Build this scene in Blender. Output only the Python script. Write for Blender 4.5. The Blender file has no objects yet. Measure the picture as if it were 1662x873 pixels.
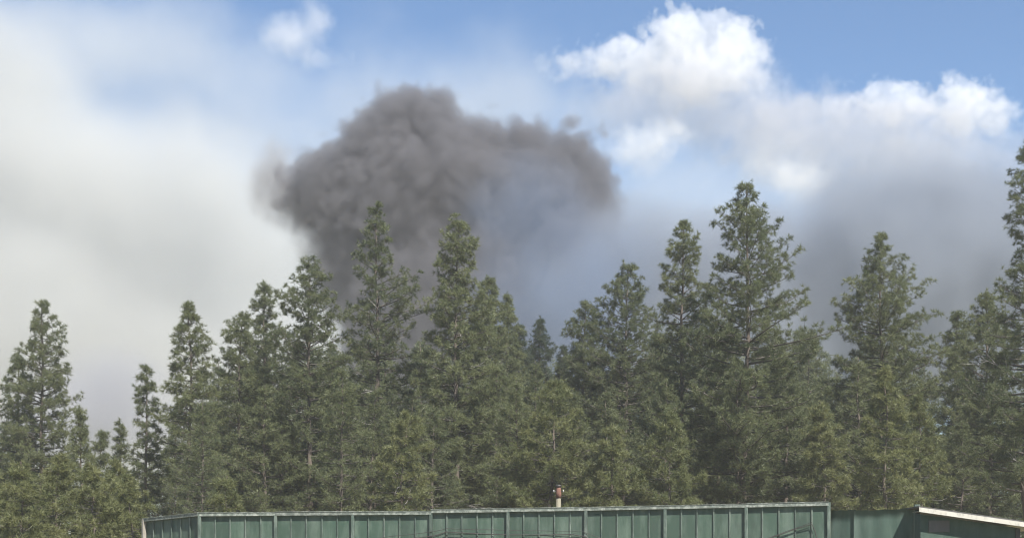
import bpy, math, random
import numpy as np
S = bpy.context.scene
R = math.radians
# the lens: photo pixels (1662 x 873) <-> metres; the camera stands at the origin, level, looking along +Y, frame shifted upwards
F, CX, HY, EYE = 2400.0, 831.0, 930.0, 1.6
def at(px, py, Y): return ((px-CX)/F*Y, Y, EYE+(HY-py)/F*Y)
# ------------------------------------------------------------------ camera
cd = bpy.data.cameras.new('camera'); cam = bpy.data.objects.new('camera', cd); S.collection.objects.link(cam)
cam.location = (0, 0, EYE); cam.rotation_euler = (R(90), 0, 0)
cd.sensor_width = 36; cd.lens = F/1662*36; cd.shift_y = (HY-436.5)/1662; cd.clip_end = 40000; cd.clip_start = .5
S.camera = cam
# ------------------------------------------------------------------ sky, sun, exposure
SUN_EL, SUN_AZ = 50, 148                 # azimuth clockwise from the view direction: high, behind the camera to its right
w = bpy.data.worlds.new('World'); S.world = w; w.use_nodes = True
nt = w.node_tree; bg = nt.nodes['Background']
sk = nt.nodes.new('ShaderNodeTexSky'); sk.sky_type = 'NISHITA'; sk.sun_disc = False
sk.sun_elevation = R(SUN_EL); sk.sun_rotation = R(SUN_AZ); sk.air_density = 1.15; sk.dust_density = .1; sk.altitude = 1200; sk.ozone_density = 4.0
nt.links.new(sk.outputs[0], bg.inputs[0]); bg.inputs[1].default_value = .071
ld = bpy.data.lights.new('sun', 'SUN'); ld.energy = 5.0; ld.angle = R(.53); ld.color = (1, .955, .89)
sun = bpy.data.objects.new('sun', ld); S.collection.objects.link(sun)
sun.rotation_euler = (R(90-SUN_EL), 0, R(180-SUN_AZ)); sun.location = (0, 0, 60)
S.view_settings.view_transform = 'Standard'; S.view_settings.look = 'None'
S.view_settings.exposure = 1.15; S.view_settings.gamma = 1; S.view_settings.use_curve_mapping = False
S.render.engine = 'CYCLES'
C = S.cycles
C.volume_bounces = 4; C.max_bounces = 8; C.volume_step_rate = 3.0; C.volume_max_steps = 220
C.use_denoising = True; C.use_adaptive_sampling = True; C.adaptive_threshold = .02; C.pixel_filter_type = 'BLACKMAN_HARRIS'; C.filter_width = 1.15
# ------------------------------------------------------------------ helpers
def link(o, parent=None):
    S.collection.objects.link(o)
    if parent: o.parent = parent
    return o
def tag(o, label=None, cat=None, group=None, kind=None):
    if label: o['label'] = label
    if cat: o['category'] = cat
    if group: o['group'] = group
    if kind: o['kind'] = kind
    return o
def empty(name, loc=(0, 0, 0), rz=0):
    o = bpy.data.objects.new(name, None); o.location = loc; o.rotation_euler = (0, 0, rz); o.empty_display_size = .3
    return link(o)
def np_mesh(name, V, T, mat, tint=None, smooth=False):
    me = bpy.data.meshes.new(name); n, m = len(V), len(T); s = T.shape[1]
    me.vertices.add(n); me.vertices.foreach_set('co', np.asarray(V, np.float32).ravel())
    me.loops.add(m*s); me.loops.foreach_set('vertex_index', np.asarray(T, np.int32).ravel())
    me.polygons.add(m); me.polygons.foreach_set('loop_start', np.arange(0, m*s, s, dtype=np.int32))
    if smooth: me.polygons.foreach_set('use_smooth', np.ones(m, bool))
    if tint is not None:
        a = me.attributes.new('tint', 'FLOAT', 'POINT'); a.data.foreach_set('value', np.asarray(tint, np.float32))
    me.materials.append(mat); me.update(calc_edges=True)
    return me
def box_mesh(name, sx, sy, sz, mat, bevel=0, z0=True):
    """a box sx*sy*sz standing on its base, chamfered on the long edges when bevel > 0"""
    x, y, b = sx/2, sy/2, bevel
    if b: ring = [(-x+b, -y), (x-b, -y), (x, -y+b), (x, y-b), (x-b, y), (-x+b, y), (-x, y-b), (-x, -y+b)]
    else: ring = [(-x, -y), (x, -y), (x, y), (-x, y)]
    n = len(ring); V = [(p[0], p[1], h) for h in (0, sz) for p in ring]
    P = [(i, (i+1) % n, n+(i+1) % n, n+i) for i in range(n)]+[tuple(range(n-1, -1, -1)), tuple(range(n, 2*n))]
    me = bpy.data.meshes.new(name); me.from_pydata(V, [], P); me.materials.append(mat); me.update(); return me
def tube(V, T, pts, rad, n=6):
    """append a tapered tube along pts to vertex / quad lists"""
    base = len(V); pts = [np.asarray(p, float) for p in pts]; u = None
    for i, p in enumerate(pts):
        d = pts[min(i+1, len(pts)-1)]-pts[max(i-1, 0)]; d = d/(np.linalg.norm(d)+1e-9)
        if u is None:
            u = np.cross(d, (0, 0, 1.)) if abs(d[2]) < .9 else np.cross(d, (1., 0, 0))
        u = u-d*np.dot(u, d); u = u/(np.linalg.norm(u)+1e-9); v = np.cross(d, u)
        for j in range(n):
            a = 2*math.pi*j/n; V.append(p+rad[i]*(math.cos(a)*u+math.sin(a)*v))
    for i in range(len(pts)-1):
        for j in range(n):
            T.append((base+i*n+j, base+i*n+(j+1) % n, base+(i+1)*n+(j+1) % n, base+(i+1)*n+j))
# ------------------------------------------------------------------ materials
def shader(name):
    m = bpy.data.materials.new(name); m.use_nodes = True; t = m.node_tree
    return m, t, t.nodes['Principled BSDF'], t.nodes.new, t.links.new
def ramp(N, cols):
    r = N('ShaderNodeValToRGB'); e = r.color_ramp.elements
    for i, (p, c) in enumerate(cols):
        q = e[i] if i < 2 else e.new(p)
        q.position = p; q.color = (*c, 1)
    return r
def rough_mat(name, cols, scale=6, stretch=(1, 1, 1), rough=.8, bump=.3, detail=6, rand=True, metallic=0):
    m, t, b, N, L = shader(name)
    tc = N('ShaderNodeTexCoord'); mp = N('ShaderNodeMapping'); mp.inputs['Scale'].default_value = stretch
    if rand:
        oi = N('ShaderNodeObjectInfo'); ml = N('ShaderNodeMath'); ml.operation = 'MULTIPLY'; ml.inputs[1].default_value = 60
        L(oi.outputs['Random'], ml.inputs[0]); L(ml.outputs[0], mp.inputs['Location'])
    L(tc.outputs['Object'], mp.inputs[0])
    n = N('ShaderNodeTexNoise'); n.inputs['Scale'].default_value = scale; n.inputs['Detail'].default_value = detail; n.inputs['Roughness'].default_value = .62
    L(mp.outputs[0], n.inputs[0]); r = ramp(N, cols); L(n.outputs[0], r.inputs[0]); L(r.outputs[0], b.inputs['Base Color'])
    b.inputs['Roughness'].default_value = rough; b.inputs['Metallic'].default_value = metallic
    if bump:
        u = N('ShaderNodeBump'); u.inputs['Strength'].default_value = bump; u.inputs['Distance'].default_value = .02; L(n.outputs[0], u.inputs['Height']); L(u.outputs[0], b.inputs['Normal'])
    return m
def needle_mat(name, old, young, trans=.42):
    m, t, b, N, L = shader(name); t.nodes.remove(b)
    a = N('ShaderNodeAttribute'); a.attribute_name = 'tint'; oi = N('ShaderNodeObjectInfo')
    ad = N('ShaderNodeMath'); ad.operation = 'MULTIPLY_ADD'; ad.inputs[1].default_value = .34; L(oi.outputs['Random'], ad.inputs[0]); L(a.outputs['Fac'], ad.inputs[2])
    sb = N('ShaderNodeMath'); sb.operation = 'SUBTRACT'; sb.inputs[1].default_value = .17; L(ad.outputs[0], sb.inputs[0])
    r = ramp(N, [(0, old), (1, young)]); L(sb.outputs[0], r.inputs[0])
    d = N('ShaderNodeBsdfPrincipled'); d.inputs['Roughness'].default_value = .5; d.inputs['Specular IOR Level'].default_value = .35; L(r.outputs[0], d.inputs['Base Color'])
    tr = N('ShaderNodeBsdfTranslucent'); L(r.outputs[0], tr.inputs[0])
    mx = N('ShaderNodeMixShader'); mx.inputs[0].default_value = trans; L(d.outputs[0], mx.inputs[1]); L(tr.outputs[0], mx.inputs[2])
    L(mx.outputs[0], t.nodes['Material Output'].inputs[0]); return m
NEEDLE = needle_mat('pine_needles', (.084, .103, .050), (.168, .184, .084))
NEEDLE_Y = needle_mat('young_pine_needles', (.100, .118, .048), (.186, .192, .080))
NEEDLE_D = needle_mat('dark_fir_needles', (.046, .064, .042), (.085, .105, .060))
BARK = rough_mat('pine_bark', [(.3, (.045, .035, .029)), (.7, (.15, .12, .098))], 5, (1, 1, .25), .9, .8)
TWIG = rough_mat('pine_twig', [(.3, (.04, .034, .028)), (.7, (.11, .095, .082))], 4, (1, 1, 1), .9, 0)
DEAD = rough_mat('dead_wood', [(.3, (.17, .155, .14)), (.7, (.30, .28, .26))], 4, (1, 1, 1), .9, 0)
SOIL = rough_mat('dry_grass', [(.3, (.10, .09, .05)), (.7, (.22, .19, .10))], .4, (1, 1, 1), .95, .4, 10, False)
# ------------------------------------------------------------------ ground
gm = bpy.data.meshes.new('ground'); gm.from_pydata([(-9000, -400, 0), (9000, -400, 0), (9000, 16000, 0), (-9000, 16000, 0)], [], [(0, 1, 2, 3)]); gm.materials.append(SOIL)
tag(link(bpy.data.objects.new('ground', gm)), 'dry grassy ground reaching to the horizon', kind='structure')
# ------------------------------------------------------------------ pines
GOLD = math.pi*(3-math.sqrt(5))
def interp(P, h, i): return float(np.interp(h, [p[0] for p in P], [p[i] for p in P]))
def grow_pine(seed, H, prof, dens=1.0, tuft=.27, K=20, dead=0, needle=NEEDLE, lean=0.0, tint=.45, tufty=1.0, stubs=6):
    """a pine of height H; prof: (height, reach towards -x, reach towards +x) from the lowest live branch to the tip, in metres"""
    rnd = random.Random(seed); U = rnd.uniform; G = rnd.gauss
    z_lo, z_hi = prof[0][0], prof[-1][0]
    # trunk
    nseg = 16; wob = [(0, 0)]
    for i in range(nseg): wob.append((wob[-1][0]+G(0, .05), wob[-1][1]+G(0, .05)))
    def axis(z):
        t = min(max(z/H, 0), 1)*nseg; i = min(int(t), nseg-1); f = t-i
        return (wob[i][0]*(1-f)+wob[i+1][0]*f+lean*(z/H)**2, wob[i][1]*(1-f)+wob[i+1][1]*f)
    r0 = .05+H*.0095
    def tr(z): return max(.02, r0*(1-.93*(z/H)**.9)*(1+.35*math.exp(-z*1.4)))
    TV, TT = [], []
    zs = [H*i/nseg for i in range(nseg+1)]
    tube(TV, TT, [(*axis(z), z) for z in zs], [tr(z) for z in zs], 9)
    BV, BT = [], []; DV, DT = [], []
    cen, dirs, tnt = [], [], []
    def put(p, d, s):
        cen.append((p[0]+G(0, .04), p[1]+G(0, .04), p[2]+G(0, .04), s)); dirs.append(d); tnt.append(s)
    tv = []
    def brush(e, d, bt, k):
        s = G(0, .14)
        for _ in range(k):
            cen.append((e[0]+G(0, .10)-d[0]*U(0, .16), e[1]+G(0, .10)-d[1]*U(0, .16), e[2]+G(0, .085)-d[2]*U(0, .12)))
            dirs.append((d[0]*.8, d[1]*.8, d[2]*.6+.4)); tv.append(bt+s+G(0, .06))
    span = z_hi-z_lo; z = z_lo; az = U(0, 6.28)
    # slow lumps in the outline: some sectors and heights reach further than others
    lump = [(U(0, 6.28), U(z_lo, z_hi), U(-.36, .34)) for _ in range(int(span*1.3))]
    while z < z_hi-.25:
        f = (z-z_lo)/span
        step = (.42-.16*f)/dens**.5
        nb = 4 if f < .9 else 3
        for j in range(nb):
            az += GOLD+U(-.5, .5)
            zz = z+U(-.22, .22)
            if zz > z_hi-.15: continue
            el = R(-6+30*f+28*max(0, f-.45)/.55+U(-18, 18))
            ca, sa = math.cos(az), math.sin(az)
            # the tip lies higher or lower than the foot: read the reach at the tip
            w0 = interp(prof, zz, 1)*(1-ca)/2+interp(prof, zz, 2)*(1+ca)/2
            zt = min(zz+max(0, w0*math.sin(el)), z_hi)
            w1 = interp(prof, zt, 1)*(1-ca)/2+interp(prof, zt, 2)*(1+ca)/2
            Lb = w0*.35+w1*.65
            for (la, lz, lv) in lump:
                da = math.cos(az-la)
                if da > .4 and abs(zz-lz) < 1.3: Lb *= 1+lv*da*(1-abs(zz-lz)/1.3)
            Lb *= U(.74, 1.16) if rnd.random() > .12 else U(.35, .6)
            if Lb < .12: Lb = .12
            up = U(.12, .32)
            bx, by = axis(zz); n = 5; pts = []
            bend = U(-.3, .3)
            for i in range(n+1):
                t = i/n; r = Lb*t; aa = az+bend*t*t
                pts.append((bx+math.cos(aa)*r, by+math.sin(aa)*r, zz+math.tan(el)*r*(1-.3*t)*.8+up*Lb*t*t*t-.05*Lb*t))
            rb = min(tr(zz)*.55, .014+.014*Lb)
            tube(BV, BT, pts, [rb*(1-.8*i/n) for i in range(n+1)], 4)
            bt = tint+G(0, .13)
            # branchlets and needle tufts
            m = max(3, int((2.6+Lb*4.3)*tufty*(1.04-.3*f)))
            for q in range(m):
                t = (.16+.84*(q+U(0, 1))/m)**.85 if Lb > .8 else U(.2, 1)
                t = min(t, .99); i = min(int(t*n), n-1); g = t*n-i
                p = [pts[i][c]*(1-g)+pts[i+1][c]*g for c in range(3)]
                side = (1 if q % 2 else -1)*U(.45, 1.2); aa = az+bend*t*t+side
                bl = min((.20+.32*Lb*(1.08-t))*U(.55, 1.2), 1.3)
                ue = U(-.15, 1.0)
                d = (math.cos(aa)*math.cos(ue), math.sin(aa)*math.cos(ue), math.sin(ue))
                e = [p[c]+d[c]*bl for c in range(3)]
                if bl > .22: tube(BV, BT, (p, e), (.012, .006), 3)
                brush(e, d, bt, 3 if bl > .3 else 2)
                if bl > .75: brush([p[c]+d[c]*bl*.55 for c in range(3)], d, bt-.06, 3)
            brush(pts[-1], (ca*.5, sa*.5, .6), bt+.1, 3)
        z += step*U(.8, 1.2)
    for v in range(5):
        cen.append((axis(H)[0]+G(0, .05), axis(H)[1]+G(0, .05), H-.12*v)); dirs.append((0, 0, 1)); tv.append(tint+.1)
    # bare dead limbs below and inside the crown
    for v in range(dead+stubs):
        zz = U(z_lo-.2*H if v >= dead else z_lo, z_lo+.3*span if v >= dead else z_lo+.72*span); zz = max(zz, .12*H)
        a = U(0, 6.28); Lb = (U(.5, 1.5) if v >= dead else U(.75, 1.2)*max(1, interp(prof, zz, 1)))
        bx, by = axis(zz); p = [bx, by, zz]; pts = [tuple(p)]; e = U(-.25, .4); n = 5
        for i in range(n):
            a += G(0, .28); e += G(.03, .25); s = Lb/n
            p = [p[0]+math.cos(a)*math.cos(e)*s, p[1]+math.sin(a)*math.cos(e)*s, p[2]+math.sin(e)*s]; pts.append(tuple(p))
            if i > 0 and v < dead:
                for _ in range(2):
                    a2 = a+rnd.choice((-1, 1))*U(.5, 1.1); e2 = e+U(-.3, .7); s2 = Lb*U(.12, .35)
                    tube(DV, DT, (p, (p[0]+math.cos(a2)*s2, p[1]+math.sin(a2)*s2, p[2]+math.sin(e2)*s2)), (.016, .006), 3)
        tube(DV, DT, pts, [(.035 if v < dead else .022)*(1-.75*i/n) for i in range(n+1)], 4)
    # needles: every tuft a burst of slim blades
    rs = np.random.RandomState(seed % 2**31)
    cc = np.asarray([c[:3] for c in cen], np.float32); dd = np.asarray(dirs, np.float32); n = len(cc)
    sz = (tuft*rs.uniform(.72, 1.25, n)).astype(np.float32)
    v = rs.normal(size=(n, K, 3)).astype(np.float32); v /= np.linalg.norm(v, axis=2, keepdims=True)
    v = v*.9+dd[:, None, :]*.75; v /= np.linalg.norm(v, axis=2, keepdims=True)
    ln = sz[:, None, None]*rs.uniform(.7, 1.15, (n, K, 1)).astype(np.float32)
    sd = np.cross(v, rs.normal(size=(n, K, 3)).astype(np.float32)); sd /= np.linalg.norm(sd, axis=2, keepdims=True)+1e-6
    wd = ln*.052
    c0 = cc[:, None, :]-dd[:, None, :]*sz[:, None, None]*.25
    mid = c0+v*ln*.5; droop = np.array((0, 0, -.06), np.float32)*ln
    V = np.stack((c0+v*ln*.12-sd*wd, c0+v*ln*.12+sd*wd, c0+v*ln+droop), 2).reshape(-1, 3)
    T = np.arange(len(V), dtype=np.int32).reshape(-1, 3)
    tt = np.repeat(np.asarray(tv, np.float32), K*3)
    return dict(trunk=np_mesh('trunk', np.array(TV), np.array(TT), BARK, smooth=True),
                branches=np_mesh('branches', np.array(BV), np.array(BT), TWIG),
                dead=np_mesh('dead_branches', np.array(DV), np.array(DT), DEAD) if len(DT) else None,
                crown=np_mesh('crown', V, T, needle, tt), tris=len(T)+2*len(BT)+2*len(TT)+2*len(DT))
TRIS = 0
def plant(name, meshes, loc, label, cat, group, rz=0, scale=None):
    e = empty(name, loc, rz)
    if scale: e.scale = scale
    tag(e, label, cat, group)
    for nm, key in (('trunk', 'trunk'), ('branches', 'branches'), ('dead_branches', 'dead'), ('crown', 'crown')):
        if meshes[key]:
            o = link(bpy.data.objects.new(nm, meshes[key]), e)
            if nm != 'trunk': o['kind'] = 'stuff'
    return e
def pine(label, px, Y, outline, name='pine_tree', cat='pine tree', group='pines standing behind the fence', **kw):
    """outline: (py, reach left, reach right) in photo pixels, from the tip down to the lowest live branch"""
    global TRIS
    k = Y/F; seed = int(px*7+Y*31+outline[0][0])
    H = EYE+(HY-outline[0][0])*k
    prof = [(EYE+(HY-p[0])*k, p[1]*k, p[2]*k) for p in outline][::-1]
    m = grow_pine(seed, H, prof, **kw); TRIS += m['tris']
    x = (px-CX)*k
    return plant(name, m, (x, Y, 0), label, cat, group)
P = pine
P('pine with stacked dark tiers at the forest edge, sky open on its other side', 68, 95, [(488,3,3),(520,20,22),(560,28,42),(600,34,50),(640,52,56),(690,62,58),(760,60,60),(850,48,48)], dens=.8)
P('shorter ragged pine pressed against the tiered pine at the forest edge', 26, 98, [(575,4,4),(610,20,14),(660,28,25),(740,40,40),(850,42,42)], dens=.8)
P('small pale pointed pine just under the smoke gap, next to the tiered pine', 126, 88, [(662,2,2),(700,12,12),(760,26,26),(860,38,38)], tint=.7)
P('low slim pine among the saplings in the smoke gap', 157, 93, [(698,2,2),(730,12,12),(790,24,24),(860,30,30)], tint=.6)
P('tiny thin pine poking up alone in the smoke gap', 190, 100, [(680,2,2),(706,11,9),(740,9,13),(790,18,18),(860,22,22)], dens=.55)
P('slender sparse pine with tufts on bare twigs rising in the smoke gap', 237, 90, [(594,3,3),(625,20,14),(668,26,17),(705,12,20),(760,26,26),(850,35,35)], dens=.55)
P('pointed pine with a long bare lower trunk above the corner of the fence', 308, 86, [(491,4,4),(530,18,20),(575,34,28),(640,46,38),(700,56,50),(745,56,52),(785,36,36)], dens=.85, stubs=14)
P('narrow-topped pine between the bare-trunked pine and the rounded one', 380, 92, [(510,5,5),(545,24,24),(600,34,40),(680,52,52),(780,58,58),(850,48,48)])
P('very slim pine spire beside the rounded pine', 425, 98, [(461,5,5),(500,19,21),(550,27,27),(620,40,40),(720,50,50),(850,50,50)])
P('broad rounded pine with dark inner limbs, next to the crooked sparse pine', 507, 90, [(420,10,10),(448,32,30),(490,54,46),(560,60,60),(640,70,70),(740,80,75),(820,60,60)], dens=.9)
P('tall crooked sparse pine with bare grey candelabra limbs against the dark plume', 603, 92, [(330,6,6),(370,17,20),(400,22,24),(432,46,36),(462,42,84),(520,52,84),(600,60,70),(700,74,74),(820,70,70)], dens=.42, dead=12, lean=.25)
P('dense columnar pine with a pale bare stretch of trunk, tip against the dark plume', 740, 88, [(358,9,9),(388,26,28),(430,30,34),(480,44,48),(540,50,66),(620,66,76),(720,78,80),(820,70,70)], dens=1.05, tint=.6, dead=4)
P('pine shoulder leaning in behind the dense columnar pine', 790, 100, [(450,7,7),(500,22,30),(600,42,48),(720,55,55),(800,55,55)])
P('small pine spire between the columnar pine and the dark firs', 822, 106, [(480,4,4),(540,18,20),(640,34,34),(780,45,45)])
P('dark pointed fir standing far back in the dip of the treeline', 873, 120, [(515,2,2),(560,15,15),(620,26,26),(720,34,34),(830,40,40)], name='fir_tree', cat='fir tree', needle=NEEDLE_D)
P('dark blunt fir half hidden beside the pointed fir', 847, 118, [(527,4,4),(570,17,17),(640,28,28),(830,38,38)], name='fir_tree', cat='fir tree', needle=NEEDLE_D)
P('lowest dark fir tip in the dip of the treeline', 912, 122, [(560,2,2),(600,14,14),(680,26,26),(830,36,36)], name='fir_tree', cat='fir tree', needle=NEEDLE_D)
P('wide irregular dark pine with twin tops against the blue-grey smoke', 1012, 100, [(430,8,8),(460,32,28),(500,52,44),(560,72,58),(640,92,70),(740,90,80),(830,70,70)], dens=.9, tint=.3)
P('stepped shoulder pine beside the twin-topped dark pine', 946, 104, [(488,5,5),(520,20,24),(580,34,36),(680,50,50),(820,56,56)], tint=.35)
P('loose open-topped pine beside the tallest pine', 1105, 90, [(360,3,3),(385,20,13),(410,24,32),(460,40,48),(520,48,58),(600,60,65),(700,78,75),(810,70,70)], dens=.62, tint=.55)
P('tallest broad pine with separate tufted lobes on long upswept limbs', 1206, 84, [(296,8,10),(328,26,30),(352,50,40),(400,46,60),(450,60,84),(500,78,106),(540,92,122),(600,98,126),(700,106,126),(800,96,108)], dens=.72, dead=4)
P('full pyramid pine standing alone against the grey smoke', 1425, 92, [(378,3,3),(410,20,22),(450,44,44),(490,72,64),(530,74,94),(600,84,98),(700,94,98),(820,80,80)], dens=.95)
P('pale pine in front of the frame-high pine beyond the shed', 1608, 92, [(470,6,6),(520,34,34),(600,60,58),(720,74,74),(830,70,70)], tint=.6)
P('pine with knobbly tufts between the pyramid pine and the shed', 1556, 102, [(505,5,5),(540,20,22),(600,32,36),(700,48,48),(830,52,52)])
P('very tall ragged pine with bare gaps in its crown, above the shed roof', 1670, 80, [(235,10,10),(278,34,36),(330,46,44),(370,40,40),(398,24,26),(430,36,40),(470,52,60),(560,80,90),(680,104,110),(800,90,90)], dens=.6, dead=4)
YG = dict(needle=NEEDLE_Y, group='young pines filling in along the fence', cat='young pine')
P('dense yellow-green young pine behind the brown-topped post', 893, 78, [(615,3,3),(650,36,32),(700,62,58),(760,78,78),(830,74,74)], dens=1.1, **YG)
P('slender young pine with a bare pale leader below the pyramid pine', 1430, 75, [(588,1,1),(620,12,12),(680,36,36),(740,52,52),(830,58,58)], dens=.75, **YG)
P('small round-headed young pine beside the dense yellow-green one', 985, 76, [(690,3,3),(720,26,26),(770,44,44),(840,46,46)], dens=.9, **YG)
P('bright low young pine at the fence below the narrow-topped pine', 372, 70, [(772,3,3),(800,22,22),(850,34,34)], **YG)
P('young pine with airy crown behind the shade cloth', 1500, 78, [(640,2,2),(690,26,26),(760,46,46),(830,50,50)], dens=.8, **YG)
P('young pine crowded under the tallest pine', 1338, 80, [(650,3,3),(700,34,34),(770,52,52),(840,50,50)], **YG)
P('young pine at the foot of the crooked sparse pine', 655, 76, [(668,3,3),(710,32,32),(780,52,52),(840,50,50)], dens=.9, **YG)
P('young pine at the foot of the loose open-topped pine', 1085, 77, [(670,3,3),(720,38,38),(780,58,58),(840,54,54)], **YG)
for i, (px, py, Y) in enumerate([(-14,735,70),(38,748,66),(88,738,70),(140,752,67),(186,748,72),(222,772,69)]):
    P('bushy yellow-green young pine in the thicket beside the end of the fence', px, Y, [(py,3,3),(py+35,26,26),(py+90,46,46),(900,50,50)], dens=1.0, tint=.6, **{**YG, 'group': 'thicket of young pines beside the fence end'})
# the wood behind: five grown forms, each tree its own
ENV = [(-40,660),(60,690),(120,735),(200,760),(260,700),(340,590),(450,535),(560,530),(650,545),(750,520),(850,550),(920,572),(990,540),(1100,490),(1250,500),(1335,535),(1400,525),(1520,580),(1560,600),(1700,560)]
forms = []
for i in range(5):
    H = 15; b = random.Random(i+40); pr = [(2.0, 2.2, 2.2), (5, 2.6*b.uniform(.9,1.2), 2.6*b.uniform(.9,1.2)), (9, 2.0*b.uniform(.85,1.2), 2.0*b.uniform(.85,1.2)), (12.5, 1.1, 1.1), (14.9, .12, .12)]
    m = grow_pine(900+i, H, pr, dens=.85, tint=.4, K=12); TRIS += m['tris']; forms.append(m)
rf = random.Random(5); nfill = 0
NICK = [(68,'tiered pine'),(126,'small pale pine'),(237,'slender sparse pine'),(308,'bare-trunked pine'),(380,'narrow-topped pine'),(425,'slim spire'),(507,'rounded pine'),(603,'crooked sparse pine'),(740,'columnar pine'),(873,'dark pointed fir'),(1012,'twin-topped dark pine'),(1105,'loose open-topped pine'),(1206,'tallest broad pine'),(1425,'pyramid pine'),(1556,'knobbly pine'),(1670,'very tall ragged pine')]
def between(px):
    a = [n for q, n in NICK if q <= px]; b = [n for q, n in NICK if q > px]
    if a and b: return 'between the %s and the %s' % (a[-1], b[0])
    return 'beyond the %s' % (a[-1] if a else b[0])
for row, (Y0, n) in enumerate(((84, 22), (98, 24), (116, 26), (138, 32))):
    for i in range(n):
        px = -30+1730*(i+rf.uniform(.1, .9))/n; Y = Y0+rf.uniform(-4, 6)
        e = float(np.interp(px, [q[0] for q in ENV], [q[1] for q in ENV]))
        py = e+(rf.uniform(50, 160) if row == 0 else rf.uniform(25, 110) if row == 1 else rf.uniform(5, 70) if row == 2 else rf.uniform(-5, 40))
        x, y, z = at(px, py, Y); s = z/15
        plant('pine_tree', forms[(i+row*2) % 5], (x, y, 0), ('low green pine ', 'middling green pine ', 'farther dim pine ', 'deep shaded pine ')[row]+between(px), 'pine tree', 'wood between the taller pines', rf.uniform(0, 6.28), (s*rf.uniform(.95, 1.25), s*rf.uniform(.95, 1.25), s)); nfill += 1
print('tree triangles', TRIS, 'fill', nfill)

# ------------------------------------------------------------------ the green fence, screen, shed and post
def paint_mat(name, base, chalk, scale, amount, rough=.6, streak=.22, dirt=(.03, .04, .035)):
    """weathered paint: chalky runs and grime, different on every piece"""
    m, t, b, N, L = shader(name)
    tc = N('ShaderNodeTexCoord'); oi = N('ShaderNodeObjectInfo'); ml = N('ShaderNodeMath'); ml.operation = 'MULTIPLY'; ml.inputs[1].default_value = 80
    L(oi.outputs['Random'], ml.inputs[0])
    def nz(st, sc, det):
        mp = N('ShaderNodeMapping'); mp.inputs['Scale'].default_value = st; L(tc.outputs['Object'], mp.inputs[0]); L(ml.outputs[0], mp.inputs['Location'])
        n = N('ShaderNodeTexNoise'); n.inputs['Scale'].default_value = sc; n.inputs['Detail'].default_value = det; n.inputs['Roughness'].default_value = .65; L(mp.outputs[0], n.inputs[0]); return n.outputs[0]
    a = ramp(N, [(.45, (0, 0, 0)), (.66, (amount,)*3)]); L(nz((1, 1, streak), scale, 7), a.inputs[0])
    mx = N('ShaderNodeMix'); mx.data_type = 'RGBA'; mx.inputs[6].default_value = (*base, 1); mx.inputs[7].default_value = (*chalk, 1); L(a.outputs[0], mx.inputs[0])
    g = ramp(N, [(.52, (0, 0, 0)), (.8, (.55,)*3)]); L(nz((1, 1, .5), scale*2.3, 5), g.inputs[0])
    m2 = N('ShaderNodeMix'); m2.data_type = 'RGBA'; m2.inputs[7].default_value = (*dirt, 1); L(g.outputs[0], m2.inputs[0]); L(mx.outputs[2], m2.inputs[6])
    hv = N('ShaderNodeHueSaturation'); va = N('ShaderNodeMapRange'); va.inputs['To Min'].default_value = .86; va.inputs['To Max'].default_value = 1.14; L(oi.outputs['Random'], va.inputs[0]); L(va.outputs[0], hv.inputs['Value']); L(m2.outputs[2], hv.inputs['Color'])
    L(hv.outputs[0], b.inputs['Base Color']); b.inputs['Roughness'].default_value = rough
    u = N('ShaderNodeBump'); u.inputs['Strength'].default_value = .25; u.inputs['Distance'].default_value = .01; L(nz((1, 1, .6), scale*1.5, 4), u.inputs['Height']); L(u.outputs[0], b.inputs['Normal'])
    return m
PANEL = paint_mat('green_panel_paint', (.026, .052, .0345), (.090, .124, .096), 2.2, .7)
FRAME = paint_mat('green_frame_paint', (.044, .066, .051), (.15, .18, .152), 5, .8)
RAIL = paint_mat('weathered_rail', (.09, .105, .088), (.27, .285, .25), 6, .9, streak=1, dirt=(.06, .075, .06))
CLOTH = paint_mat('green_shade_cloth', (.036, .064, .049), (.085, .115, .097), 1.6, .6, .9)
CREAM = paint_mat('cream_paint', (.40, .38, .33), (.48, .46, .41), 3, .5)
PALEP = paint_mat('pale_post_paint', (.22, .20, .165), (.36, .33, .28), 5, .7)
BROWNBOARD = paint_mat('brown_board', (.055, .05, .045), (.09, .085, .08), 3, .4)  # the board's own brown-grey
RUST = rough_mat('rusty_brown', [(.3, (.10, .045, .03)), (.7, (.20, .10, .07))], 9, (1, 1, .4), .85, .4)
SLEEVE = rough_mat('cream_sleeve', [(.3, (.12, .11, .075)), (.7, (.21, .19, .135))], 9, (1, 1, .4), .8, .3)
BLACK = rough_mat('black_metal_and_shadow', [(.3, (.015, .013, .012)), (.7, (.04, .035, .03))], 9, (1, 1, 1), .6, .2)  # metal parts, and the wire shadows shaped on the fence
PORCELAIN = rough_mat('white_porcelain', [(.3, (.28, .27, .25)), (.7, (.42, .40, .38))], 12, (1, 1, 1), .35, 0)
ROOFING = rough_mat('dark_roofing', [(.3, (.045, .043, .04)), (.7, (.10, .095, .09))], 8, (1, 1, 1), .9, .4)
def piece(name, mesh, parent, loc, rz=0, label=None, rot=None):
    o = bpy.data.objects.new(name, mesh); o.location = loc; o.rotation_euler = rot or (0, 0, rz); link(o, parent)
    if label: o['label'] = label
    return o
def xy(px, Y): return np.array(((px-CX)/F*Y, Y))
def ztop(py, Y): return EYE+(HY-py)/F*Y
fence = empty('fence', (*xy(700, 57.8), 0))
tag(fence, 'long tall green panel fence with battens, posts and a weathered pale top rail', 'fence')
F0 = np.array((*xy(700, 57.8), 0))
corners = [(236, 61.4, 842.0), (325, 59.0, 832.6), (700, 57.8, 830.0), (700.6, 57.8, 827.6), (951, 57.0, 824.0), (1345, 55.3, 815.6)]
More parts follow.
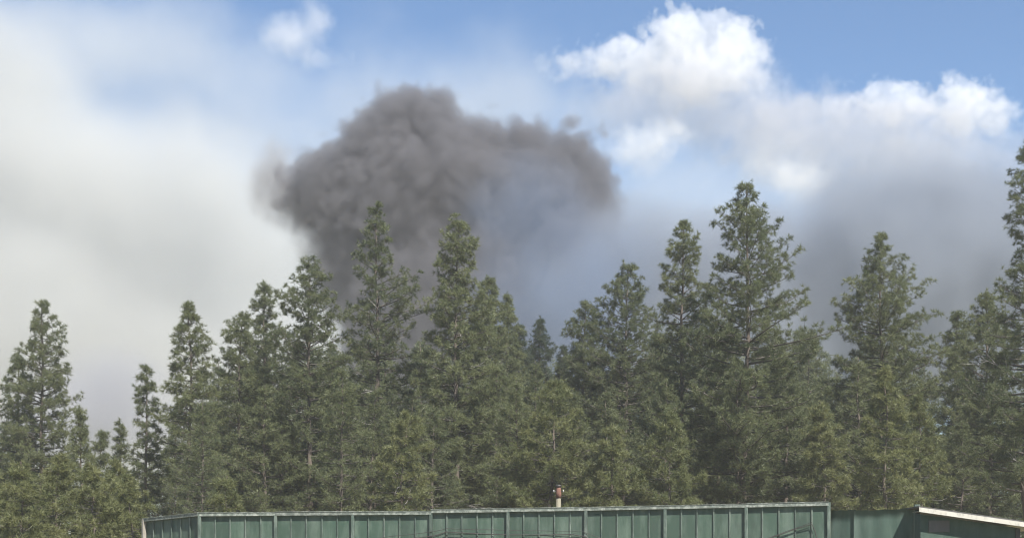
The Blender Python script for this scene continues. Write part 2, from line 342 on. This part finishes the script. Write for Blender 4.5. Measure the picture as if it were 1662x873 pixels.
HP = 4.4                                             # tallest panel; each stands on the ground and is cut by the rail's height
rnd = random.Random(3)
panel_cache = {}
def panel_mesh(wd, h):
    key = (round(wd, 2), round(h, 2))
    if key not in panel_cache: panel_cache[key] = box_mesh('panel', wd, .018, h, PANEL)
    return panel_cache[key]
batten_m = box_mesh('batten', .055, .05, 3.86, FRAME, .008); post_m = box_mesh('post', .13, .13, 4.0, FRAME, .015)
end_m = box_mesh('post', .16, .15, 3.86, PALEP, .02)
def run(a, b, npan, first_post=True, post_every=5, off=0):
    p0, p1 = xy(a[0], a[1]), xy(b[0], b[1]); z0, z1 = ztop(a[2], a[1]), ztop(b[2], b[1])
    d = p1-p0; ln = np.linalg.norm(d); d /= ln; rz = math.atan2(d[1], d[0]); nrm = np.array((d[1], -d[0]))   # towards the camera
    st = ln/npan
    for i in range(npan+1):
        t = i/npan; q = p0+d*ln*t; zt = z0+(z1-z0)*t
        if i < npan:
            c = q+d*st/2+nrm*rnd.uniform(-.004, .006); h = zt+(z1-z0)/npan*.5-.04
            piece('panel', panel_mesh(st-.012, h), fence, (c[0]-F0[0], c[1]-F0[1], 0), rz+rnd.gauss(0, .004))
        if (i+off) % post_every == 0:
            if i == 0 and not first_post: continue
            c = q+nrm*.078; m = piece('post', post_m, fence, (c[0]-F0[0], c[1]-F0[1], 0), rz); m.scale.z = (zt+.015)/4.0
        else:
            c = q+nrm*.037; m = piece('batten', batten_m, fence, (c[0]-F0[0], c[1]-F0[1], 0), rz+rnd.gauss(0, .02)); m.scale.z = (zt-.105+rnd.uniform(-.01, .004))/3.86
            m.rotation_euler.y = rnd.gauss(0, .0012)
    # rail boards, post to post
    k = max(1, round(npan/post_every)); 
    cuts = [0]+[t for t in range(1, npan) if (t+off) % post_every == 0]+[npan]
    for u, v in zip(cuts[:-1], cuts[1:]):
        qa, qb = p0+d*st*u, p0+d*st*v; za, zb = z0+(z1-z0)*u/npan, z0+(z1-z0)*v/npan
        L_ = st*(v-u)-.006; me = box_mesh('top_rail', L_, .15, .125, RAIL, .008)
        for vv in me.vertices:                         # a slight sag and ragged upper edge
            vv.co.z += (zb-za)*(vv.co.x/L_)
        c = (qa+qb)/2+nrm*.076
        piece('top_rail', me, fence, (c[0]-F0[0], c[1]-F0[1], (za+zb)/2-.11+rnd.gauss(0, .006)), rz)
        me2 = box_mesh('cap_strip', L_+.02, .19, .022, RAIL)
        for vv in me2.vertices: vv.co.z += (zb-za)*(vv.co.x/L_)
        piece('cap_strip', me2, fence, (c[0]-F0[0], c[1]-F0[1], (za+zb)/2+.018+rnd.gauss(0, .005)), rz)
run(corners[0], corners[1], 6, False, 99, 1)
run(corners[1], corners[2], 15)
run(corners[3], corners[4], 10, False)
run(corners[4], corners[5], 15, False)
c = xy(236, 61.4); piece('post', end_m, fence, (c[0]-F0[0]-.04, c[1]-F0[1]-.08, 0), .7, 'pale weathered end post')
# shadows of overhead wires on the fence face, built as slack dark tubes
def wire_shadow(name, label, pts, r):
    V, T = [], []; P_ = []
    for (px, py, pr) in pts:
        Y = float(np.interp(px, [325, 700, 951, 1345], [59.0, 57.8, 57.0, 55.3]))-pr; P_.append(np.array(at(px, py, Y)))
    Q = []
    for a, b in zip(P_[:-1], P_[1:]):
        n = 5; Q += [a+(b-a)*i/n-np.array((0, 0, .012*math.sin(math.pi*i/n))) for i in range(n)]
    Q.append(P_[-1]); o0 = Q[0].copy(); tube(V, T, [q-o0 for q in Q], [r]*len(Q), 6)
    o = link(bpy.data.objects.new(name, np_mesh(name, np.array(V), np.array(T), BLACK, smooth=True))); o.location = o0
    return tag(o, label, 'wire_shadow', 'shadows of overhead wires on the fence')
wire_shadow('wire_shadow', 'thin upper wire shadow as a dark tube along the middle of the fence', [(560,878,.16),(640,869,.14),(703,862,.17),(724,857,.14),(800,859,.12),(880,860.5,.12),(944,861,.17),(985,876,.14)], .011)
wire_shadow('wire_shadow', 'thicker lower wire shadow as a dark tube along the middle of the fence', [(600,880,.16),(703,869,.18),(724,862.5,.15),(820,867,.12),(930,866.5,.15),(951,870,.18),(964,880,.14)], .019)
wire_shadow('wire_shadow', 'thin wire shadow as a dark tube slanting up to the last battens of the fence', [(1236,876,.12),(1275,862,.12),(1318,846.5,.14)], .011)
wire_shadow('wire_shadow', 'thicker wire shadow as a dark tube bent over a batten near the end of the fence', [(1228,880,.12),(1293,857,.13),(1318,849.5,.15),(1323,862,.12),(1328,882,.12)], .017)
# green shade cloth between the fence and the shed
def sheet(name, parent, P0, P1, z0, z1, sag, mat, n=26, m=10, o0=(0, 0, 0), amp=.03, seed=1):
    r = random.Random(seed); ph = [r.uniform(0, 6) for _ in range(4)]; V, T = [], []
    for side in (0, .006):
        for i in range(n+1):
            t = i/n; x = P0[0]+(P1[0]-P0[0])*t; y = P0[1]+(P1[1]-P0[1])*t
            top = z0+(z1-z0)*t-sag*math.sin(math.pi*t)+.012*math.sin(17*t+ph[0])+.008*math.sin(41*t+ph[1])
            for j in range(m+1):
                u = j/m; wv = amp*(math.sin(9*t+2.5*u+ph[2])+.5*math.sin(23*t-3*u+ph[3]))
                V.append((x-o0[0], y+wv+side-o0[1], top*(1-u)))
    W = (n+1)*(m+1)
    for s in (0, 1):
        for i in range(n):
            for j in range(m):
                a = s*W+i*(m+1)+j; q = (a, a+1, a+m+2, a+m+1); T.append(q if s else q[::-1])
    for i in range(n):                                   # the hem joins both sides
        a = i*(m+1); T.append((a, a+m+1, W+a+m+1, W+a))
    return piece(name, np_mesh(name, np.array(V), np.array(T), mat, smooth=True), parent, (0, 0, 0))
scr = empty('shade_cloth_screen', (*xy(1416, 55.0), 0)); tag(scr, 'low green shade cloth screen stretched between the fence and the shed', 'screen')
o0 = (*xy(1416, 55.0), 0)
sheet('cloth', scr, xy(1349, 55.5), xy(1389, 55.0), ztop(828, 55.5), ztop(826.5, 55), .01, CLOTH, 10, 8, o0, .012, 1)
sheet('cloth', scr, xy(1386, 54.93), xy(1486, 54.2), ztop(828, 55), ztop(823.5, 54.2), .02, CLOTH, 26, 10, o0, .03, 2)['label'] = 'darker overlapping length of cloth with a frayed hem'
pm = box_mesh('post', .2, .16, ztop(818, 54), FRAME, .02); c = xy(1488, 54.05); piece('post', pm, scr, (c[0]-o0[0], c[1]-o0[1], 0))
# shed with a cream fascia
Ys = 53.2; xl, xr = (1494-CX)/F*Ys, (1648-CX)/F*Ys; xe = (1700-CX)/F*Ys
zl, zr = ztop(822.5, Ys), ztop(851.5, Ys)
slope = (ztop(846.5, Ys)-zl)/((1662-CX)/F*Ys-xl)
shed = empty('shed', (xl, Ys, 0)); tag(shed, 'green shed with a sloping roof and cream fascia board at the end of the screen', 'shed')
def slab(name, x0, x1, y0, y1, top0, sl, th, mat, label=None):
    V = [(x, y, top0+sl*x-d) for d in (th, 0) for (x, y) in ((x0, y0), (x1, y0), (x1, y1), (x0, y1))]
    me = bpy.data.meshes.new(name); me.from_pydata(V, [], [(3, 2, 1, 0), (4, 5, 6, 7), (0, 1, 5, 4), (1, 2, 6, 5), (2, 3, 7, 6), (3, 0, 4, 7)]); me.materials.append(mat); me.update()
    return piece(name, me, shed, (0, 0, 0), 0, label)
wl = xr-xl
def wallbox(name, x0, x1, y0, y1, za, zb, mat, label=None):
    V = [(x, y, z) for (x, y, z) in ((x0, y0, 0), (x1, y0, 0), (x1, y1, 0), (x0, y1, 0), (x0, y0, za), (x1, y0, zb), (x1, y1, zb), (x0, y1, za))]
    me = bpy.data.meshes.new(name); me.from_pydata(V, [], [(3, 2, 1, 0), (4, 5, 6, 7), (0, 1, 5, 4), (1, 2, 6, 5), (2, 3, 7, 6), (3, 0, 4, 7)]); me.materials.append(mat); me.update()
    return piece(name, me, shed, (0, 0, 0), 0, label)
th = .20; OV = .42
zt0 = zl-.03
wallbox('wall', 0, wl, 0, .12, zt0-th-.01, zt0-th-.01+slope*wl, CLOTH)
wallbox('wall', 0, .12, .124, 3.6, zt0-th-.01, zt0-th-.01+slope*.12, CLOTH); wallbox('wall', wl-.12, wl, .124, 3.6, zt0-th-.01+slope*(wl-.12), zt0-th-.01+slope*wl, BLACK)
wallbox('corner_post', wl+.004, wl+.16, -.05, .12, zt0-th-.02+slope*wl, zt0-th-.02+slope*(wl+.16), BLACK)
slab('roof', -.18, xe-xl, -OV, 3.8, zt0+.03, slope, .05, ROOFING)
slab('fascia', -.17, xe-xl-.02, -OV-.035, -OV-.004, zt0-.018, slope, .16, CREAM)
slab('soffit', .0, xe-xl-.03, -OV+.002, 3.7, zt0-.10, slope, .02, CREAM)
for i in range(5): slab('rafter', .35+i*1.0, .40+i*1.0, -OV+.004, 3.6, zt0-.022, slope, .075, CREAM)
V0 = (1507-1494)/F*Ys; wb = box_mesh('board', .75, .03, .42, BROWNBOARD, .004)
piece('board', wb, shed, (V0+.375, -.018, ztop(863, Ys)), 0, 'brown-grey board fixed under the eave')
# post behind the fence with insulators
Yp = 61.5; zb = lambda py: ztop(py, Yp)
post = empty('utility_post', (*xy(906.5, Yp), 0)); tag(post, 'cream and brown utility post with a dark cap and white insulators rising behind the fence', 'post')
def lathe(name, prof, mat, loc=(0, 0, 0), n=14, rot=(0, 0, 0)):
    V, T = [], []
    for (r, z) in prof:
        for j in range(n): a = 2*math.pi*j/n; V.append((r*math.cos(a), r*math.sin(a), z))
    for i in range(len(prof)-1):
        for j in range(n): T.append((i*n+j, i*n+(j+1) % n, (i+1)*n+(j+1) % n, (i+1)*n+j))
    return piece(name, np_mesh(name, np.array(V), np.array(T), mat, smooth=False), post, loc, rot=rot)
lathe('sleeve', [(.001, 0), (.105, 0), (.10, zb(808)), (.001, zb(808))], SLEEVE)
lathe('shaft', [(.001, zb(808)), (.112, zb(808)), (.118, zb(800)), (.10, zb(793)), (.085, zb(790)), (.001, zb(790))], RUST)
lathe('cap', [(.001, zb(791)), (.09, zb(791)), (.135, zb(789)), (.13, zb(787)), (.06, zb(786)), (.001, zb(786))], BLACK)
for s in (-1, 1):
    V, T = [], []; tube(V, T, [(s*.09, -.02, zb(797)), (s*.2, -.05, zb(796.5))], [.022, .018], 6)
    piece('arm', np_mesh('arm', np.array(V), np.array(T), BLACK), post, (0, 0, 0))
    lathe('insulator', [(.001, -.05), (.032, -.045), (.022, -.015), (.036, .0), (.022, .02), (.032, .04), (.001, .055)], PORCELAIN, (s*.2, -.05, zb(796.5)), 10)
# ------------------------------------------------------------------ smoke and clouds (real volumes at their own distances)
def volume_field(name, mat, Y, blobs, res, smooth, noises, soft, soft_low=None, wisp=0, grow=None):
    """A cloud of real size standing at distance Y. blobs: (px, py, rx, ry[, dz[, rd]]) ellipsoids in photo pixels at Y;
    noises: (kind, size, amp, detail); soft: width of the edge; wisp: how far noise thins the inside."""
    k = Y/F; rnd = random.Random(name)
    off = tuple(rnd.uniform(-90, 90)*k*20 for _ in range(3))
    soft_low = soft_low or soft
    B = []
    for b in blobs:
        px, py, rx, ry = b[:4]; dz = b[4] if len(b) > 4 else 0; rd = b[5] if len(b) > 5 else (rx+ry)/2
        x, y, z = at(px, py, Y); B.append((x, y+dz*k, z, rx*k, rd*k, ry*k))
    m = (sum(n[2] for n in noises)*.35+max(soft, soft_low)*.5)*k
    lo = [min(b[i]-b[3+i] for b in B)-m for i in range(3)]; hi = [max(b[i]+b[3+i] for b in B)+m for i in range(3)]
    c = [(lo[i]+hi[i])/2 for i in range(3)]
    me = bpy.data.meshes.new(name); me.from_pydata([(b[0]-c[0], b[1]-c[1], b[2]-c[2]) for b in B], [], [])
    o = bpy.data.objects.new(name, me); S.collection.objects.link(o); o.location = c
    g = bpy.data.node_groups.new(name, 'GeometryNodeTree')
    g.interface.new_socket('Geometry', in_out='INPUT', socket_type='NodeSocketGeometry')
    g.interface.new_socket('Geometry', in_out='OUTPUT', socket_type='NodeSocketGeometry')
    N, L = g.nodes.new, g.links.new
    def mth(op, a, b=None, cc=None):
        n = N('ShaderNodeMath'); n.operation = op
        for i, v in enumerate((a, b, cc)):
            if v is None: continue
            if isinstance(v, (int, float)): n.inputs[i].default_value = v
            else: L(v, n.inputs[i])
        return n.outputs[0]
    def vec(op, a, b):
        n = N('ShaderNodeVectorMath'); n.operation = op
        for i, v in enumerate((a, b)):
            if isinstance(v, tuple): n.inputs[i].default_value = v
            else: L(v, n.inputs[i])
        return n
    def rng(v, a, b, c_, d_, it='SMOOTHSTEP'):
        n = N('ShaderNodeMapRange'); n.interpolation_type = it; L(v, n.inputs['Value'])
        for nm, q in zip(('From Min','From Max','To Min','To Max'), (a, b, c_, d_)): n.inputs[nm].default_value = q
        return n.outputs[0]
    pos = N('GeometryNodeInputPosition').outputs[0]
    npos = vec('ADD', pos, off).outputs[0]
    def noise(size, det, rough=.55):
        n = N('ShaderNodeTexNoise'); n.inputs['Detail'].default_value = det; n.inputs['Roughness'].default_value = rough
        n.inputs['Scale'].default_value = 1/(size*k); L(npos, n.inputs['Vector']); return n.outputs[0]
    d = None
    for b in B:
        s = vec('SUBTRACT', pos, (b[0]-c[0], b[1]-c[1], b[2]-c[2])).outputs[0]
        s = vec('MULTIPLY', s, tuple(1/b[3+i] for i in range(3))).outputs[0]
        n = N('ShaderNodeVectorMath'); n.operation = 'LENGTH'; L(s, n.inputs[0])
        e = mth('MULTIPLY', mth('SUBTRACT', n.outputs['Value'], 1.0), min(b[3], b[5]))
        d = e if d is None else mth('SMOOTH_MIN', d, e, smooth*k)
    d0 = d
    for kind, size, amp, det in noises:
        if kind == 'fbm':
            d = mth('ADD', d, mth('MULTIPLY', mth('SUBTRACT', noise(size, det), .5), 2*amp*k))
        else:
            for _ in range(det):        # billows: round heads with creases between them
                v = mth('ABSOLUTE', mth('SUBTRACT', noise(size, 1), .5))
                d = mth('ADD', d, mth('MULTIPLY', mth('SUBTRACT', .12, v), 4*amp*k)); size *= .5; amp *= .5
    if grow: d = mth('MAXIMUM', d, mth('SUBTRACT', d0, grow*k))       # no stray specks far off the body
    sx = N('ShaderNodeSeparateXYZ'); L(pos, sx.inputs[0])
    zl, zh = lo[2]-c[2], hi[2]-c[2]
    sf = rng(sx.outputs[2], zl+.15*(zh-zl), zl+.75*(zh-zl), soft_low*k, soft*k)
    den = rng(mth('DIVIDE', d, sf), .5, -.5, 0, 1)
    wz = mth('ADD', sx.outputs[2], c[2]); den = mth('MULTIPLY', den, rng(wz, 42, 60, 0, 1))      # nothing below the tree tops
    if wisp: den = mth('MULTIPLY', den, rng(noise(noises[0][1]*.8, 4, .6), .5-.22, .5+.18, 1-wisp, 1))
    vc = N('GeometryNodeVolumeCube'); L(den, vc.inputs['Density'])
    vc.inputs['Min'].default_value = [lo[i]-c[i] for i in range(3)]; vc.inputs['Max'].default_value = [hi[i]-c[i] for i in range(3)]
    ext = [hi[i]-lo[i] for i in range(3)]; q = max(ext)/res
    for i, nm in enumerate('XYZ'): vc.inputs['Resolution '+nm].default_value = max(8, int(ext[i]/q))
    sm = N('GeometryNodeSetMaterial'); L(vc.outputs[0], sm.inputs[0]); sm.inputs['Material'].default_value = mat
    go = N('NodeGroupOutput'); L(sm.outputs[0], go.inputs[0])
    md = o.modifiers.new('volume', 'NODES'); md.node_group = g
    me.materials.append(mat)
    o['kind'] = 'stuff'
    return o
def volmat(name, col, dens, Y, aniso=0):
    """dens: optical density per 100 photo pixels at distance Y"""
    m = bpy.data.materials.new(name); m.use_nodes = True; t = m.node_tree
    t.nodes.remove(t.nodes['Principled BSDF'])
    p = t.nodes.new('ShaderNodeVolumePrincipled'); p.inputs['Color'].default_value = (*col, 1); p.inputs['Density'].default_value = dens/(100*Y/F)
    p.inputs['Anisotropy'].default_value = aniso
    t.links.new(p.outputs[0], t.nodes['Material Output'].inputs['Volume'])
    return m

DARK = volmat('dark_smoke', (.29,.284,.30), 3.4, 650, .2)
tag(volume_field('smoke_plume', DARK, 650,
  [(668,230,98,92),(612,268,88,86),(556,318,98,82),(600,440,95,110),(700,350,190,150),(508,335,44,44),(775,258,76,72),(850,266,74,74),(925,298,74,84),(955,350,50,90),(900,330,100,90),
   (850,360,140,130),(640,420,120,120),(740,560,190,240),(890,500,125,210)],
  260, 26, [('fbm',120,30,7),('bil',56,20,5)], 18, 60, 0, 22), 'thick dark grey smoke plume billowing up behind the pines', 'smoke')
WISP = volmat('brown_smoke', (.42,.40,.39), 2.4, 660, .1)
tag(volume_field('smoke_wisp', WISP, 660, [(448,272,30,34),(430,290,24,24),(462,312,34,34),(496,345,40,44),(520,410,36,50)],
  110, 30, [('fbm',70,40,7),('bil',40,10,3)], 36, 60, .4), 'ragged brownish wisp curling off the flank of the dark plume', 'smoke')
BLUE = volmat('blue_smoke', (.25,.32,.45), .42, 560, .0)
tag(volume_field('smoke_drift', BLUE, 560,
  [(835,350,70,75),(890,420,95,120),(900,540,130,130),(960,470,90,110)],
  150, 60, [('fbm',120,80,7)], 80, None, .45), 'translucent blue smoke drifting across the flank of the dark plume', 'smoke')
GREY = volmat('grey_smoke', (.365,.40,.455), 1.6, 620, .0)
tag(volume_field('smoke_drift', GREY, 620,
  [(1020,530,170,170),(1200,560,240,210),(1470,490,280,190),(1640,420,180,150)],
  160, 80, [('fbm',150,120,7)], 90, None, .5), 'mauve-grey smoke spreading low behind the tallest and the pyramid pines', 'smoke')
PATCH = volmat('mauve_smoke', (.45,.455,.49), 1.7, 700, .0)
PALE = volmat('pale_smoke', (.70,.705,.69), .95, 950, .1)
tag(volume_field('smoke_bank', PALE, 950,
  [(-40,170,170,150),(100,330,260,160),(290,400,230,150),(400,520,200,180),(100,600,350,250),(380,700,300,220),(-250,400,250,300)],
  170, 80, [('fbm',220,120,6)], 120, None, .22), 'pale creamy smoke bank filling the sky beside the dark plume', 'smoke')
tag(volume_field('smoke_patch', PATCH, 700,
  [(170,650,80,60),(240,690,60,40),(110,690,70,50)],
  90, 60, [('fbm',110,70,6)], 100, None, .4), 'small grey-mauve smoke patch low in the gap over the saplings', 'smoke')
VEIL = volmat('thin_smoke', (.68,.70,.71), .4, 1100, .1)
tag(volume_field('smoke_veil', VEIL, 1100,
  [(620,190,150,110),(780,210,160,110),(500,260,140,100),(200,120,200,120),(400,140,120,60)],
  150, 80, [('fbm',180,130,6)], 110, None, .7), 'thin pale smoke veil hanging over the top of the dark plume', 'smoke')
tag(volume_field('smoke_veil', VEIL, 1100, [(1090,330,130,80),(1230,340,130,70),(1010,380,90,90)],
  110, 60, [('fbm',120,80,6)], 90, None, .5), 'thin mauve smoke veil between the plume and the tallest pine', 'smoke')
CLOUD = volmat('cloud', (.89,.89,.895), 2.0, 2500, .2)
GREYC = volmat('grey_cloud', (.68,.685,.71), .8, 2500, .2)
THINC = volmat('thin_cloud', (.92,.92,.93), 1.4, 2400, .2)
def cloud(label, *a): tag(volume_field('cloud', *a), label, 'cloud')
cloud('big bright cumulus cloud with a long thin tongue', CLOUD, 2500,
  [(1110,60,66,48),(1190,70,52,50),(1050,92,62,40),(985,104,54,28),(1150,120,90,45),(942,106,40,14)],
  270, 25, [('fbm',80,24,6),('bil',54,30,5)], 11, 50, 0, 14)
cloud('grey ragged underside hanging below the big bright cumulus', GREYC, 2480,
  [(1110,165,130,45),(1180,190,100,50),(1020,190,60,34)],
  130, 40, [('fbm',90,70,6)], 50, None, .5)
cloud('brilliant head standing on the wide low cumulus', CLOUD, 2500,
  [(1440,170,70,26),(1500,172,50,28),(1565,172,62,42),(1615,190,34,24)],
  240, 25, [('fbm',80,24,6),('bil',50,28,5)], 13, 50, 0, 14)
cloud('wide hazy grey-white low cumulus', GREYC, 2480,
  [(1300,190,90,50),(1400,215,150,55),(1250,205,50,34),(1300,260,130,60),(1460,260,170,70),(1580,260,110,60)],
  190, 40, [('fbm',100,50,7),('bil',60,24,4)], 18, 60, .35)
cloud('small white cloud scrap between the dark plume and the cumulus', CLOUD, 2400,
  [(1050,232,46,26),(1010,250,35,20),(1085,212,25,12)], 120, 20, [('fbm',60,46,7),('bil',40,14,3)], 26, 50, .5)
cloud('small rounded cloud scrap over the gap between the pines', CLOUD, 2400,
  [(1280,285,40,20),(1310,295,30,12)], 110, 20, [('fbm',60,46,7),('bil',40,14,3)], 26, 50, .5)
cloud('little torn white cloud alone in the blue above the plume', THINC, 2400,
  [(490,62,36,22),(507,35,16,18),(460,75,24,16),(525,92,18,10)], 120, 20, [('fbm',50,44,7)], 34, None, .4)

# ------------------------------------------------------------------ smoky air over the whole place
hm, ht, hb, HN, HL = shader('smoky_air'); ht.nodes.remove(hb)
pv = HN('ShaderNodeVolumePrincipled'); pv.inputs['Color'].default_value = (.93, .94, .93, 1); pv.inputs['Density'].default_value = .00042; pv.inputs['Anisotropy'].default_value = .1
HL(pv.outputs[0], ht.nodes['Material Output'].inputs['Volume'])
x, y0, y1, z0, z1 = 9010, -410, 16010, -1, 38
me = bpy.data.meshes.new('haze'); me.from_pydata([(-x, y0, z0), (x, y0, z0), (x, y1, z0), (-x, y1, z0), (-x, y0, z1), (x, y0, z1), (x, y1, z1), (-x, y1, z1)], [], [(3, 2, 1, 0), (4, 5, 6, 7), (0, 1, 5, 4), (1, 2, 6, 5), (2, 3, 7, 6), (3, 0, 4, 7)]); me.materials.append(hm)
tag(link(bpy.data.objects.new('haze', me)), 'thin smoky haze in the air', kind='stuff')
